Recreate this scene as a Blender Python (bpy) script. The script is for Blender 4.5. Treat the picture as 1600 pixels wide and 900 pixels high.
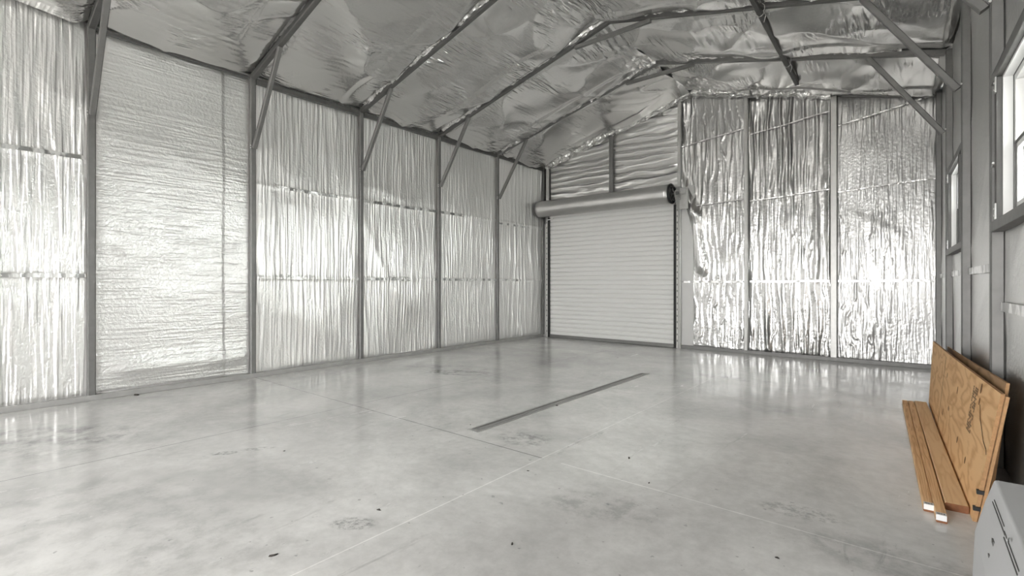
import bpy, bmesh, math, random
import numpy as np
from mathutils import Vector, Matrix
random.seed(7)
for o in list(bpy.data.objects): bpy.data.objects.remove(o)
C = bpy.context.scene.collection

# ------------------------------------------------------------------ camera, world, light, exposure
YAW = math.radians(39.5); F = 760.0; HY = 444.0; HC = 1.155
cam_d = bpy.data.cameras.new('camera'); cam = bpy.data.objects.new('camera', cam_d); C.objects.link(cam)
cam.location = (0, 0, HC); cam.rotation_euler = (math.radians(90), 0, YAW)
cam_d.sensor_width = 36; cam_d.lens = F/1600*36; cam_d.shift_y = -(450-HY)/1600
cam_d.clip_start = 0.02; cam_d.clip_end = 300
bpy.context.scene.camera = cam
vs = bpy.context.scene.view_settings
vs.view_transform = 'Standard'; vs.look = 'None'; vs.gamma = 1; vs.use_curve_mapping = False
vs.exposure = 2.2
bpy.context.scene.cycles.sample_clamp_indirect = 1.5
bpy.context.scene.cycles.blur_glossy = 1.0
w = bpy.data.worlds.new('overcast_sky'); bpy.context.scene.world = w; w.use_nodes = True
wn = w.node_tree
bg = wn.nodes['Background']; bg.inputs['Strength'].default_value = 6.5
bg.inputs['Color'].default_value = (1.0, 0.992, 0.975, 1)

# room (metres): camera at x = 0, y = 0; +y runs along the side walls to the back wall
S = 1.53; D = 8.72; XL = -6.27; YF = -3.6
RIDGE_X = -3.03; ZE = 3.68; SL = 0.263
def XR(y): return 0.235 + 0.027*(D-y)           # inner face of the right posts
def zr(x, y=D):                                  # underside of the rafters
    if x < RIDGE_X: return ZE + SL*(x-XL)
    return ZE + SL*(RIDGE_X-XL) * (XR(y)-x)/(XR(y)-RIDGE_X)
ZR = ZE + SL*(RIDGE_X-XL)
OPEN_X0, OPEN_X1, OPEN_H = -3.2, -1.2, 2.8       # assumed, unseen doorway behind the camera, placed and sized for its light

def portal(name, loc, rot, sx, sy):
    l = bpy.data.lights.new(name, 'AREA'); l.shape = 'RECTANGLE'; l.size = sx; l.size_y = sy
    l.cycles.is_portal = True
    o = bpy.data.objects.new(name, l); C.objects.link(o); o.location = loc; o.rotation_euler = rot
portal('assumed_doorway_daylight', ((OPEN_X0+OPEN_X1)/2, YF-0.12, OPEN_H/2), (math.radians(90), 0, 0), OPEN_X1-OPEN_X0, OPEN_H)
WIN = [(2.92, 3.92, 1.53, 2.345), (5.96, 6.93, 1.53, 2.32)]   # y0,y1,z0,z1 of the right wall windows
for i, (a, b, c, d) in enumerate(WIN):
    l = bpy.data.lights.new('window_daylight', 'AREA'); l.shape = 'RECTANGLE'; l.size = b-a-.04; l.size_y = d-c-.04
    l.energy = (6.0, 8.5, 4)[i]; l.color = (1, .995, .98)
    o = bpy.data.objects.new('window_daylight', l); C.objects.link(o)
    o.location = (XR((a+b)/2)+0.25, (a+b)/2, (c+d)/2); o.rotation_euler = (math.radians(90), 0, math.radians(90+1.5))

# ------------------------------------------------------------------ helpers
def tag(o, label=None, cat=None, group=None, kind=None):
    if label: o['label'] = label
    if cat: o['category'] = cat
    if group: o['group'] = group
    if kind: o['kind'] = kind
    return o
def empty(name, loc, parent=None):
    o = bpy.data.objects.new(name, None); C.objects.link(o); o.location = loc
    o.empty_display_size = 0.1
    if parent: o.parent = parent
    return o
def wpos(o):
    p = Vector((0, 0, 0))
    while o: p += Vector(o.location); o = o.parent
    return p
class MB:
    def __init__(s): s.bm = bmesh.new()
    def box(s, x0, x1, y0, y1, z0, z1, mi=0):
        v = [s.bm.verts.new(p) for p in ((x0,y0,z0),(x1,y0,z0),(x1,y1,z0),(x0,y1,z0),(x0,y0,z1),(x1,y0,z1),(x1,y1,z1),(x0,y1,z1))]
        for f in ((0,3,2,1),(4,5,6,7),(0,1,5,4),(1,2,6,5),(2,3,7,6),(3,0,4,7)):
            fc = s.bm.faces.new([v[i] for i in f]); fc.material_index = mi
        return s
    def hexa(s, pts, mi=0):          # 8 corner points, bottom loop then top loop
        v = [s.bm.verts.new(p) for p in pts]
        for f in ((0,3,2,1),(4,5,6,7),(0,1,5,4),(1,2,6,5),(2,3,7,6),(3,0,4,7)):
            fc = s.bm.faces.new([v[i] for i in f]); fc.material_index = mi
        return s
    def bar(s, a, b, w, h, up=(0,0,1), mi=0, hollow=0):   # rectangular bar from a to b
        a = Vector(a); b = Vector(b); d = (b-a).normalized(); up = Vector(up)
        sd = d.cross(up).normalized(); u = sd.cross(d).normalized()
        def ring(p, w_, h_): return [p+sd*x*w_/2+u*y*h_/2 for x, y in ((-1,-1),(1,-1),(1,1),(-1,1))]
        r = min(w, h)*0.12
        def rr(p):
            out = []
            for x, y in ((-1,-1),(1,-1),(1,1),(-1,1)):
                q1 = p+sd*x*(w/2-(r if x*y > 0 else 0))+u*y*(h/2-(0 if x*y > 0 else r))
                q2 = p+sd*x*(w/2-(0 if x*y > 0 else r))+u*y*(h/2-(r if x*y > 0 else 0))
                out += [q1, q2] if x*y < 0 else [q2, q1]
            return out
        A = rr(a); B = rr(b)
        # order around
        def order(P, c):
            return sorted(P, key=lambda q: math.atan2((q-c).dot(u), (q-c).dot(sd)))
        A = [s.bm.verts.new(q) for q in order(A, a)]; B = [s.bm.verts.new(q) for q in order(B, b)]
        n = len(A)
        for i in range(n):
            f = s.bm.faces.new((A[i], A[(i+1)%n], B[(i+1)%n], B[i])); f.material_index = mi
        f = s.bm.faces.new(A[::-1]); f.material_index = mi
        f = s.bm.faces.new(B); f.material_index = mi
        return s
    def tube(s, pts, r, n=10, mi=0, cap=True):
        pts = [Vector(p) for p in pts]; rings = []
        t0 = (pts[1]-pts[0]).normalized(); ref = Vector((0,0,1)) if abs(t0.z) < .9 else Vector((1,0,0))
        for i, p in enumerate(pts):
            t = (pts[min(i+1, len(pts)-1)]-pts[max(i-1, 0)]).normalized()
            sd = t.cross(ref).normalized(); u = sd.cross(t)
            rr = r[i] if isinstance(r, (list, tuple)) else r
            rings.append([s.bm.verts.new(p+(sd*math.cos(k*2*math.pi/n)+u*math.sin(k*2*math.pi/n))*rr) for k in range(n)])
        for a, b in zip(rings, rings[1:]):
            for k in range(n):
                f = s.bm.faces.new((a[k], a[(k+1)%n], b[(k+1)%n], b[k])); f.smooth = True; f.material_index = mi
        if cap:
            for q in (rings[0][::-1], rings[-1]):
                f = s.bm.faces.new(q); f.material_index = mi
        return s
    def prism(s, poly, axis, a, b, mi=0):    # poly list of 2-D points, extruded along axis x/y/z between a and b
        def P(q, t): return {'x': (t, q[0], q[1]), 'y': (q[0], t, q[1]), 'z': (q[0], q[1], t)}[axis]
        A = [s.bm.verts.new(P(q, a)) for q in poly]; B = [s.bm.verts.new(P(q, b)) for q in poly]
        n = len(poly)
        for i in range(n):
            f = s.bm.faces.new((A[i], A[(i+1)%n], B[(i+1)%n], B[i])); f.material_index = mi
        f = s.bm.faces.new(A[::-1]); f.material_index = mi; f = s.bm.faces.new(B); f.material_index = mi
        return s
    def build(s, name, mat, parent=None, bevel=0, loc=None):
        me = bpy.data.meshes.new(name)
        bmesh.ops.recalc_face_normals(s.bm, faces=s.bm.faces)
        if parent is not None or loc is not None:
            off = wpos(parent) if loc is None else Vector(loc)
            bmesh.ops.translate(s.bm, verts=s.bm.verts, vec=-off)
        s.bm.to_mesh(me); s.bm.free()
        for m in (mat if isinstance(mat, (list, tuple)) else [mat]): me.materials.append(m)
        o = bpy.data.objects.new(name, me); C.objects.link(o)
        if parent is not None: o.parent = parent
        elif loc is not None: o.location = loc
        if bevel:
            b = o.modifiers.new('bevel', 'BEVEL'); b.width = bevel; b.segments = 2; b.limit_method = 'ANGLE'
        return o

# ---- numpy noise
def _h(i, j, seed):
    n = (i.astype(np.int64)*374761393 + j.astype(np.int64)*668265263 + seed*982451653) & 0xffffffff
    n = ((n ^ (n >> 13))*1274126177) & 0xffffffff
    n = (n ^ (n >> 16)) & 0xffff
    return n/65535.0
def vn(x, y, seed=0):
    i = np.floor(x); j = np.floor(y); fx = x-i; fy = y-j
    fx = fx*fx*fx*(fx*(fx*6-15)+10); fy = fy*fy*fy*(fy*(fy*6-15)+10)
    a = _h(i, j, seed); b = _h(i+1, j, seed); c = _h(i, j+1, seed); d = _h(i+1, j+1, seed)
    return (a*(1-fx)+b*fx)*(1-fy)+(c*(1-fx)+d*fx)*fy
def fbm(x, y, seed=0, o=3):
    r = 0; a = .5; t = 0
    for k in range(o):
        r = r+a*vn(x*2**k+17.3*k, y*2**k+5.1*k, seed+k); t += a; a *= .5
    return r/t
def ridge(x, y, seed=0, p=3):
    return (1-np.abs(2*fbm(x, y, seed, 2)-1))**p
def pleats(s, t, f, seed, warp=.5, tf=1.2, p=4.):
    """sharp ridges running along t, spaced 1/f apart in s"""
    ph = s*f + warp*(fbm(s*f*.4, t*tf, seed, 3)-.5)*4
    r = (1-np.abs(np.sin(np.pi*ph)))**p
    return r*np.clip(fbm(s*f*.7, t*tf*.8, seed+5, 2)*2.4-.55, 0, 1)

# ------------------------------------------------------------------ materials
def nt(name):
    m = bpy.data.materials.new(name); m.use_nodes = True
    return m, m.node_tree.nodes, m.node_tree.links, m.node_tree.nodes['Principled BSDF']
def setin(node, k, v):
    node.inputs[k].default_value = v
def plain(name, col, rough=.5, metal=0., noise=.0, nscale=8., bump=0.):
    m, N, L, b = nt(name)
    setin(b, 'Base Color', (*col, 1)); setin(b, 'Roughness', rough); setin(b, 'Metallic', metal)
    if noise or bump:
        tc = N.new('ShaderNodeTexCoord'); n = N.new('ShaderNodeTexNoise')
        setin(n, 'Scale', nscale); setin(n, 'Detail', 5); L.new(tc.outputs['Object'], n.inputs['Vector'])
        if noise:
            mr = N.new('ShaderNodeMapRange'); setin(mr, 'To Min', 1-noise); setin(mr, 'To Max', 1+noise)
            L.new(n.outputs['Fac'], mr.inputs['Value'])
            mx = N.new('ShaderNodeMix'); mx.data_type = 'RGBA'; mx.blend_type = 'MULTIPLY'; mx.inputs[0].default_value = 1
            mx.inputs[6].default_value = (*col, 1); L.new(mr.outputs[0], mx.inputs[7]); L.new(mx.outputs[2], b.inputs['Base Color'])
        if bump:
            bp = N.new('ShaderNodeBump'); setin(bp, 'Strength', bump); setin(bp, 'Distance', .01)
            L.new(n.outputs['Fac'], bp.inputs['Height']); L.new(bp.outputs[0], b.inputs['Normal'])
    return m
def foil(name, rib=(22, 22, 1.2), ribd=.006, fine=70, fined=.0016, rough=.3, col=.86, cover=.5, sharp=6., metal=.94, soft=.0):
    """reflective bubble foil: thin sharp crinkles stretched along one axis, in patches, over a fine grain"""
    m, N, L, b = nt(name)
    setin(b, 'Base Color', (col, col*.996, col*.982, 1)); setin(b, 'Metallic', metal)
    P = N.new('ShaderNodeNewGeometry').outputs['Position']
    def M(op, a, c):
        n = N.new('ShaderNodeMath'); n.operation = op
        for i, v in enumerate((a, c)):
            if v is None: continue
            if isinstance(v, (int, float)): n.inputs[i].default_value = v
            else: L.new(v, n.inputs[i])
        return n.outputs[0]
    def noise(vec, scale, det, rg=.5, dist=0.):
        n = N.new('ShaderNodeTexNoise'); setin(n, 'Scale', scale); setin(n, 'Detail', det); setin(n, 'Roughness', rg); setin(n, 'Distortion', dist); L.new(vec, n.inputs['Vector']); return n.outputs['Fac']
    def rng(v, a, c, lo, hi):
        n = N.new('ShaderNodeMapRange'); n.interpolation_type = 'SMOOTHSTEP'
        for k, q in (('From Min', a), ('From Max', c), ('To Min', lo), ('To Max', hi)): setin(n, k, q)
        L.new(v, n.inputs['Value']); return n.outputs[0]
    mp = N.new('ShaderNodeVectorMath'); mp.operation = 'MULTIPLY'; mp.inputs[1].default_value = rib; L.new(P, mp.inputs[0])
    a = noise(mp.outputs[0], 1., 1.5, .4, 0.)
    rd = rng(a, .36, .74, 0, 1) if sharp > 5 else a
    msk = rng(noise(P, 1.5, 1.5, .4), .58-cover*.35, .88-cover*.35, soft, 1.)
    fn = noise(P, fine, 2)
    h = M('ADD', M('MULTIPLY', M('MULTIPLY', rd, msk), ribd), M('MULTIPLY', fn, fined))
    bp = N.new('ShaderNodeBump'); setin(bp, 'Distance', 1.); setin(bp, 'Strength', 1.); L.new(h, bp.inputs['Height']); L.new(bp.outputs[0], b.inputs['Normal'])
    setin(b, 'Roughness', rough)
    return m
F_VERT = foil('foil_vertical_ribs', (1, 32, 1.7), .0085, 34, .0045, .37, .88, .75, soft=.6, metal=.86)
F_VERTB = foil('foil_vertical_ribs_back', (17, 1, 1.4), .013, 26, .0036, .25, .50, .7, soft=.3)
F_HORZ = foil('foil_horizontal_ribs', (1, 2.2, 36), .0032, 36, .0058, .38, .80, .9, soft=.7, metal=.86)
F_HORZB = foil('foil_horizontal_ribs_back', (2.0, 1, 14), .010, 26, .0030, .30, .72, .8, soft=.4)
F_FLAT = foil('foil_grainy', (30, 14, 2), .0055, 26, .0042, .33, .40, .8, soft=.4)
F_CEIL = foil('foil_ceiling', (22, 2.4, 22), .024, 26, .0016, .20, .78, .26, soft=.03)
F_RIGHT = foil('foil_right_wall', (1, 26, 2.0), .004, 34, .004, .38, .74, .5)
F_WRAP = foil('foil_crumpled_wrap', (16, 16, 16), .012, 40, .002, .26, .80, 1.)
STEEL = plain('galvanized_steel', (.20, .198, .194), .5, .6, .18, 14, .15)
STEEL_D = plain('dull_dark_steel', (.13, .129, .125), .55, .5, .2, 14, .15)
STEEL_L = plain('light_galvanized_steel', (.47, .467, .455), .42, .6, .15, 20, .1)
RAIL = plain('base_rail_steel', (.38, .377, .368), .5, .45, .2, 8, .1)
SHEET = plain('painted_sheet_metal', (.55, .548, .54), .5, .3, .05)
CURTAIN = plain('door_curtain_white_steel', (.70, .698, .685), .42, .0, .03, 3)
ROLLM = plain('rolled_curtain_steel', (.46, .457, .448), .33, .7, .08, 5)
BLACK = plain('black_rubber', (.012, .012, .012), .6)
WHITE = plain('white_vinyl', (.82, .82, .81), .4)
SCREW = plain('screw_metal', (.75, .75, .74), .3, .9)
CARD = plain('grey_white_panel', (.50, .505, .51), .45, 0, .05, 6, .1)
DIRT = plain('dark_debris', (.035, .03, .026), .8, 0, .3, 40)
TAGW = plain('white_paper_tag', (.8, .8, .8), .6); INK = plain('black_ink', (.02, .02, .022), .7)
WIRE = plain('pale_tie_wire', (.6, .6, .58), .4, .6)
GRAVEL = plain('outdoor_concrete_apron', (.42, .41, .39), .8, 0, .1, 2)
def glass():
    m, N, L, b = nt('window_glass')
    t = N.new('ShaderNodeBsdfTransparent'); g = N.new('ShaderNodeBsdfGlossy'); setin(g, 'Roughness', .02); setin(t, 'Color', (.95, .97, .96, 1))
    fz = N.new('ShaderNodeFresnel'); setin(fz, 'IOR', 1.3); mx = N.new('ShaderNodeMixShader')
    L.new(fz.outputs[0], mx.inputs[0]); L.new(t.outputs[0], mx.inputs[1]); L.new(g.outputs[0], mx.inputs[2])
    L.new(mx.outputs[0], N['Material Output'].inputs['Surface']); N.remove(b)
    return m
GLASS = glass()
def seam_mat(name='foil_seam_tape'):
    m, N, L, b = nt(name)
    g = N.new('ShaderNodeNewGeometry'); mp = N.new('ShaderNodeVectorMath'); mp.operation = 'MULTIPLY'; mp.inputs[1].default_value = (9, 9, 4)
    L.new(g.outputs['Position'], mp.inputs[0]); n = N.new('ShaderNodeTexNoise'); setin(n, 'Scale', 1); setin(n, 'Detail', 3); L.new(mp.outputs[0], n.inputs['Vector'])
    cr = N.new('ShaderNodeValToRGB'); cr.color_ramp.elements[0].position = .44; cr.color_ramp.elements[0].color = (.38, .38, .375, 1)
    cr.color_ramp.elements[1].position = .52; cr.color_ramp.elements[1].color = (.88, .88, .87, 1)
    L.new(n.outputs['Fac'], cr.inputs['Fac']); L.new(cr.outputs['Color'], b.inputs['Base Color'])
    setin(b, 'Metallic', .85); setin(b, 'Roughness', .3)
    bp = N.new('ShaderNodeBump'); setin(bp, 'Distance', .02); L.new(n.outputs['Fac'], bp.inputs['Height']); L.new(bp.outputs[0], b.inputs['Normal'])
    return m
SEAM = seam_mat()

# floor: polished concrete with saw cuts, scuffs, stains and some painted shade
def floor_mat():
    m, N, L, b = nt('polished_concrete')
    g = N.new('ShaderNodeNewGeometry'); P = g.outputs['Position']
    sep = N.new('ShaderNodeSeparateXYZ'); L.new(P, sep.inputs[0])
    def M(op, a, c=None, clamp=False, d=None):
        n = N.new('ShaderNodeMath'); n.operation = op; n.use_clamp = clamp
        for i, v in enumerate((a, c, d)):
            if v is None: continue
            if isinstance(v, (int, float)): n.inputs[i].default_value = v
            else: L.new(v, n.inputs[i])
        return n.outputs[0]
    def noise(scale, detail=4, rough=.55, vec=None, dist=0.):
        n = N.new('ShaderNodeTexNoise'); setin(n, 'Scale', scale); setin(n, 'Detail', detail); setin(n, 'Roughness', rough); setin(n, 'Distortion', dist)
        L.new(vec if vec is not None else P, n.inputs['Vector']); return n.outputs['Fac']
    def vmul(v):
        n = N.new('ShaderNodeVectorMath'); n.operation = 'MULTIPLY'; n.inputs[1].default_value = v; L.new(P, n.inputs[0]); return n.outputs[0]
    def rng(v, a, c, lo, hi):
        n = N.new('ShaderNodeMapRange'); n.interpolation_type = 'SMOOTHSTEP'
        for k, q in (('From Min', a), ('From Max', c), ('To Min', lo), ('To Max', hi)): setin(n, k, q)
        L.new(v, n.inputs['Value']); return n.outputs[0]
    x, y = sep.outputs[0], sep.outputs[1]
    base = rng(noise(.9, 7, .66, None, .4), .3, .7, .53, .76)
    fine = rng(noise(14, 5, .7), .3, .7, .93, 1.06)
    # trowel / scuff streaks running roughly along x
    st = rng(noise(1, 6, .7, vmul((8.5, 1.5, 1)), 1.0), .58, .78, 0, 1)
    st2 = rng(noise(.7, 3), .42, .6, 0, 1)
    streak = M('MULTIPLY', M('MULTIPLY', st, st2), .55)
    spk = M('MAXIMUM', rng(noise(23, 2, .5), .69, .75, 0, .55), M('MULTIPLY', rng(noise(1, 3, .6, vmul((40, 9, 1))), .66, .74, 0, .4), st2))
    v = M('MULTIPLY', M('MULTIPLY', base, fine), M('SUBTRACT', 1, M('MAXIMUM', streak, spk)))
    br = noise(5, 3)
    def cut(coord, pos, half):
        dd = M('ABSOLUTE', M('SUBTRACT', coord, pos))
        return rng(dd, half*.5, half, 1, 0)
    def limit(mask, coord, lo, hi):
        return M('MULTIPLY', mask, M('MULTIPLY', M('GREATER_THAN', coord, lo), M('LESS_THAN', coord, hi)))
    brk = rng(br, .3, .5, .45, 1)
    whites = M('MAXIMUM', cut(x, -1.90, .0055), limit(cut(y, 2.62, .006), x, -1.75, 3))
    whites = M('MULTIPLY', whites, brk)
    darks = M('MAXIMUM', limit(cut(y, 2.62, .007), x, -9, -1.9), cut(x, -4.12, .006))
    darks = M('MULTIPLY', darks, brk)
    v = M('ADD', M('MULTIPLY', v, M('SUBTRACT', 1, M('MULTIPLY', darks, .5))), M('MULTIPLY', whites, .2))
    # individual stains and painted lower-left shade: px, py in the photograph, half-length, half-width, angle, noise scale, depth
    for (cx, cy, la, lb, ang, ns, dep) in STAINS_AND_SHADE:
        c, s_ = math.cos(ang), math.sin(ang)
        dx = M('SUBTRACT', x, cx); dy = M('SUBTRACT', y, cy)
        u = M('DIVIDE', M('ADD', M('MULTIPLY', dx, c), M('MULTIPLY', dy, s_)), la)
        t = M('DIVIDE', M('SUBTRACT', M('MULTIPLY', dy, c), M('MULTIPLY', dx, s_)), lb)
        r = M('ADD', M('MULTIPLY', u, u), M('MULTIPLY', t, t))
        e = rng(r, .3, 1.0, 1, 0)
        q = rng(noise(ns, 6, .72), .42, .64, 0, 1)
        v = M('MULTIPLY', v, M('SUBTRACT', 1, M('MULTIPLY', M('MULTIPLY', e, q), dep)))
    cmb = N.new('ShaderNodeCombineColor'); L.new(v, cmb.inputs[0]); L.new(M('MULTIPLY', v, .992), cmb.inputs[1]); L.new(M('MULTIPLY', v, .968), cmb.inputs[2])
    L.new(cmb.outputs[0], b.inputs['Base Color'])
    r = rng(noise(2.2, 5, .6), .3, .7, .10, .26)
    L.new(M('ADD', r, M('MULTIPLY', M('MAXIMUM', streak, spk), .5)), b.inputs['Roughness'])
    setin(b, 'Specular IOR Level', .7)
    bp = N.new('ShaderNodeBump'); setin(bp, 'Distance', .0025); setin(bp, 'Strength', .35)
    L.new(M('SUBTRACT', noise(5, 3), M('MULTIPLY', M('MAXIMUM', darks, whites), .6)), bp.inputs['Height']); L.new(bp.outputs[0], b.inputs['Normal'])
    return m
def fl(px, py, z=0.):        # photograph pixel to a point on the floor (or at height z)
    zc = F*(HC-z)/(py-HY); xc = (px-800)/F*zc
    return (xc*math.cos(YAW)-zc*math.sin(YAW), xc*math.sin(YAW)+zc*math.cos(YAW))
STAINS_AND_SHADE = [(*fl(715, 582), .55, .22, .5, 5, .75), (*fl(700, 575), .8, .35, .3, 3, .35), (*fl(350, 708), .11, .045, .9, 30, .6), (*fl(405, 701), .13, .045, .9, 30, .4),
          (*fl(552, 818), .13, .075, .6, 34, .5), (*fl(1250, 800), .22, .10, .1, 26, .35), (*fl(820, 686), .25, .18, .2, 12, .4), (*fl(100, 680), .75, .30, .7, 6, .35),
          (*fl(60, 840), 1.2, .9, .5, 7, .22), (*fl(330, 850), .5, .3, .6, 8, .15), (*fl(40, 690), .8, .5, .4, 5, .3), (*fl(940, 790), .35, .2, .3, 9, .25), (*fl(1150, 592), .6, .15, .0, 5, .4), (*fl(1210, 640), .3, .2, .3, 6, .2), (*fl(1400, 880), .5, .2, 0, 5, .25)]  # broad lower-left blots: real dirt, plus dimmer light put into the colour
FLOOR = floor_mat()

def wood(name, c1, c2, scale, axis, rings=False, ref=(0, 0, 0), rot=0.):
    m, N, L, b = nt(name)
    tc = N.new('ShaderNodeTexCoord'); mp = N.new('ShaderNodeMapping'); L.new(tc.outputs['Object'], mp.inputs['Vector'])
    mp.inputs['Scale'].default_value = scale; mp.inputs['Location'].default_value = ref
    n = N.new('ShaderNodeTexNoise'); setin(n, 'Scale', 1.); setin(n, 'Detail', 2); setin(n, 'Roughness', .45); setin(n, 'Distortion', .4); L.new(mp.outputs[0], n.inputs['Vector'])
    mm = N.new('ShaderNodeMath'); mm.operation = 'MULTIPLY'; mm.inputs[1].default_value = 7 if rings else 5; L.new(n.outputs['Fac'], mm.inputs[0])
    fr = N.new('ShaderNodeMath'); fr.operation = 'PINGPONG'; fr.inputs[1].default_value = .5; L.new(mm.outputs[0], fr.inputs[0])
    n2 = N.new('ShaderNodeTexNoise'); setin(n2, 'Scale', 60); setin(n2, 'Detail', 4); mp2 = N.new('ShaderNodeMapping'); mp2.inputs['Scale'].default_value = (1, .06, 1); L.new(tc.outputs['Object'], mp2.inputs['Vector']); L.new(mp2.outputs[0], n2.inputs['Vector'])
    ad = N.new('ShaderNodeMath'); ad.operation = 'MULTIPLY_ADD'; ad.inputs[1].default_value = 1.5; L.new(fr.outputs[0], ad.inputs[0])
    sc = N.new('ShaderNodeMath'); sc.operation = 'MULTIPLY_ADD'; sc.inputs[1].default_value = .6; sc.inputs[2].default_value = -.2; L.new(n2.outputs['Fac'], sc.inputs[0]); L.new(sc.outputs[0], ad.inputs[2])
    cr = N.new('ShaderNodeValToRGB'); e = cr.color_ramp.elements; e[0].position = .1; e[0].color = (*c2, 1); e[1].position = .55; e[1].color = (*c1, 1)
    L.new(ad.outputs[0], cr.inputs['Fac'])
    # knots
    vo = N.new('ShaderNodeTexVoronoi'); mp3 = N.new('ShaderNodeMapping'); mp3.inputs['Scale'].default_value = (1, 1.6, 3.4) if rings else (6, 1.3, 1)
    setin(vo, 'Scale', 1.); L.new(tc.outputs['Object'], mp3.inputs['Vector']); L.new(mp3.outputs[0], vo.inputs['Vector'])
    kr = N.new('ShaderNodeMapRange'); setin(kr, 'From Min', .03); setin(kr, 'From Max', .075); setin(kr, 'To Min', .8); setin(kr, 'To Max', 0); L.new(vo.outputs['Distance'], kr.inputs['Value'])
    mx = N.new('ShaderNodeMix'); mx.data_type = 'RGBA'; L.new(kr.outputs[0], mx.inputs[0]); L.new(cr.outputs['Color'], mx.inputs[6]); mx.inputs[7].default_value = (.16, .07, .025, 1)
    L.new(mx.outputs[2], b.inputs['Base Color']); setin(b, 'Roughness', .6)
    return m
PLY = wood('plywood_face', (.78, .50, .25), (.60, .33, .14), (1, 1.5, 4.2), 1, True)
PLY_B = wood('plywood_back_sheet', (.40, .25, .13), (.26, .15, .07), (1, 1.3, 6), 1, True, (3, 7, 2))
PLY_E = plain('plywood_edge', (.40, .23, .11), .8, 0, .35, 60)
PINE = wood('pine_board', (.80, .57, .33), (.70, .46, .24), (22, 1.2, 8), 1)
PINE2 = wood('knotty_pine_stud', (.78, .52, .28), (.55, .31, .14), (40, 1.5, 8), 1, False, (2, 5, 0))
PINE_E = plain('pine_end_grain', (.22, .09, .04), .8, 0, .3, 80)

# ------------------------------------------------------------------ setting: floor, shell
T = 0.12
XR0 = XR(YF)+.08; XRD = XR(D)+.08
tag(MB().prism([(XL-.3, YF-.12), (XR0+.3, YF-.12), (XRD+.3, D+.3), (XL-.3, D+.3)], 'z', -.15, 0).build('floor', FLOOR, loc=(-3, 3, 0)), kind='structure')
tag(MB().box(-40, 40, -40, 45, -.3, -.16).build('ground', GRAVEL, loc=(0, 0, -.16)), kind='structure')
FXL = XL-.068                   # foil plane of the left wall
FYB = D+.055                    # foil plane of the back wall
def FXR(y): return XR(y)+.068
wall_left = MB().box(FXL-.14, FXL-.05, YF, D+.2, 0, ZE+.2).build('wall_left', SHEET, loc=(FXL, 3, 0)); tag(wall_left, kind='structure')
xa, xb = FXL-.14, XR0+.2
# back wall with gable
wall_back = MB().prism([(FXL-.05, 0), (FXR(D)+.05, 0), (FXR(D)+.05, ZE+.2), (RIDGE_X, ZR+.2), (FXL-.05, ZE+.2)], 'y', FYB+.05, FYB+.14).build('wall_back', SHEET, loc=(-3, FYB, 0)); tag(wall_back, kind='structure')
# right wall with window openings, skewed quads
def rwall(mb, y0, y1, z0, z1, o0=.07, o1=.11):
    mb.hexa([(FXR(y0)+o0, y0, z0), (FXR(y0)+o1, y0, z0), (FXR(y1)+o1, y1, z0), (FXR(y1)+o0, y1, z0),
             (FXR(y0)+o0, y0, z1), (FXR(y0)+o1, y0, z1), (FXR(y1)+o1, y1, z1), (FXR(y1)+o0, y1, z1)])
mb = MB()
ws = sorted(WIN)
ycur = YF
for (a, b, c, d) in ws:
    rwall(mb, ycur, a, 0, ZE+.2); rwall(mb, a, b, 0, c); rwall(mb, a, b, d, ZE+.2); ycur = b
rwall(mb, ycur, D+.2, 0, ZE+.2)
wall_right = mb.build('wall_right', SHEET, loc=(.5, 3, 0)); tag(wall_right, kind='structure')
mb = MB(); yf0, yf1 = YF-.12, YF
mb.box(xa, OPEN_X0, yf0, yf1, 0, ZE+.2); mb.box(OPEN_X1, xb, yf0, yf1, 0, ZE+.2); mb.box(OPEN_X0, OPEN_X1, yf0, yf1, OPEN_H, ZE+.2)
mb.prism([(xa, ZE+.2), (xb, ZE+.2), (RIDGE_X, ZR+.25)], 'y', yf0, yf1)
wall_front = mb.build('wall_front', F_FLAT, loc=(-3, YF, 0)); tag(wall_front, kind='structure')
# roof deck
mb = MB(); zt = .16
mb.hexa([(xa-.1, YF-.3, ZE+zt-.03), (RIDGE_X, YF-.3, ZR+zt), (RIDGE_X, D+.3, ZR+zt), (xa-.1, D+.3, ZE+zt-.03),
         (xa-.1, YF-.3, ZE+zt+.05), (RIDGE_X, YF-.3, ZR+zt+.08), (RIDGE_X, D+.3, ZR+zt+.08), (xa-.1, D+.3, ZE+zt+.05)])
mb.hexa([(RIDGE_X, YF-.3, ZR+zt), (XR0+.3, YF-.3, ZE+zt-.03), (XRD+.3, D+.3, ZE+zt-.03), (RIDGE_X, D+.3, ZR+zt),
         (RIDGE_X, YF-.3, ZR+zt+.08), (XR0+.3, YF-.3, ZE+zt+.05), (XRD+.3, D+.3, ZE+zt+.05), (RIDGE_X, D+.3, ZR+zt+.08)])
ceiling = mb.build('ceiling', SHEET, loc=(RIDGE_X, 3, ZR)); tag(ceiling, kind='structure')

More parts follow.
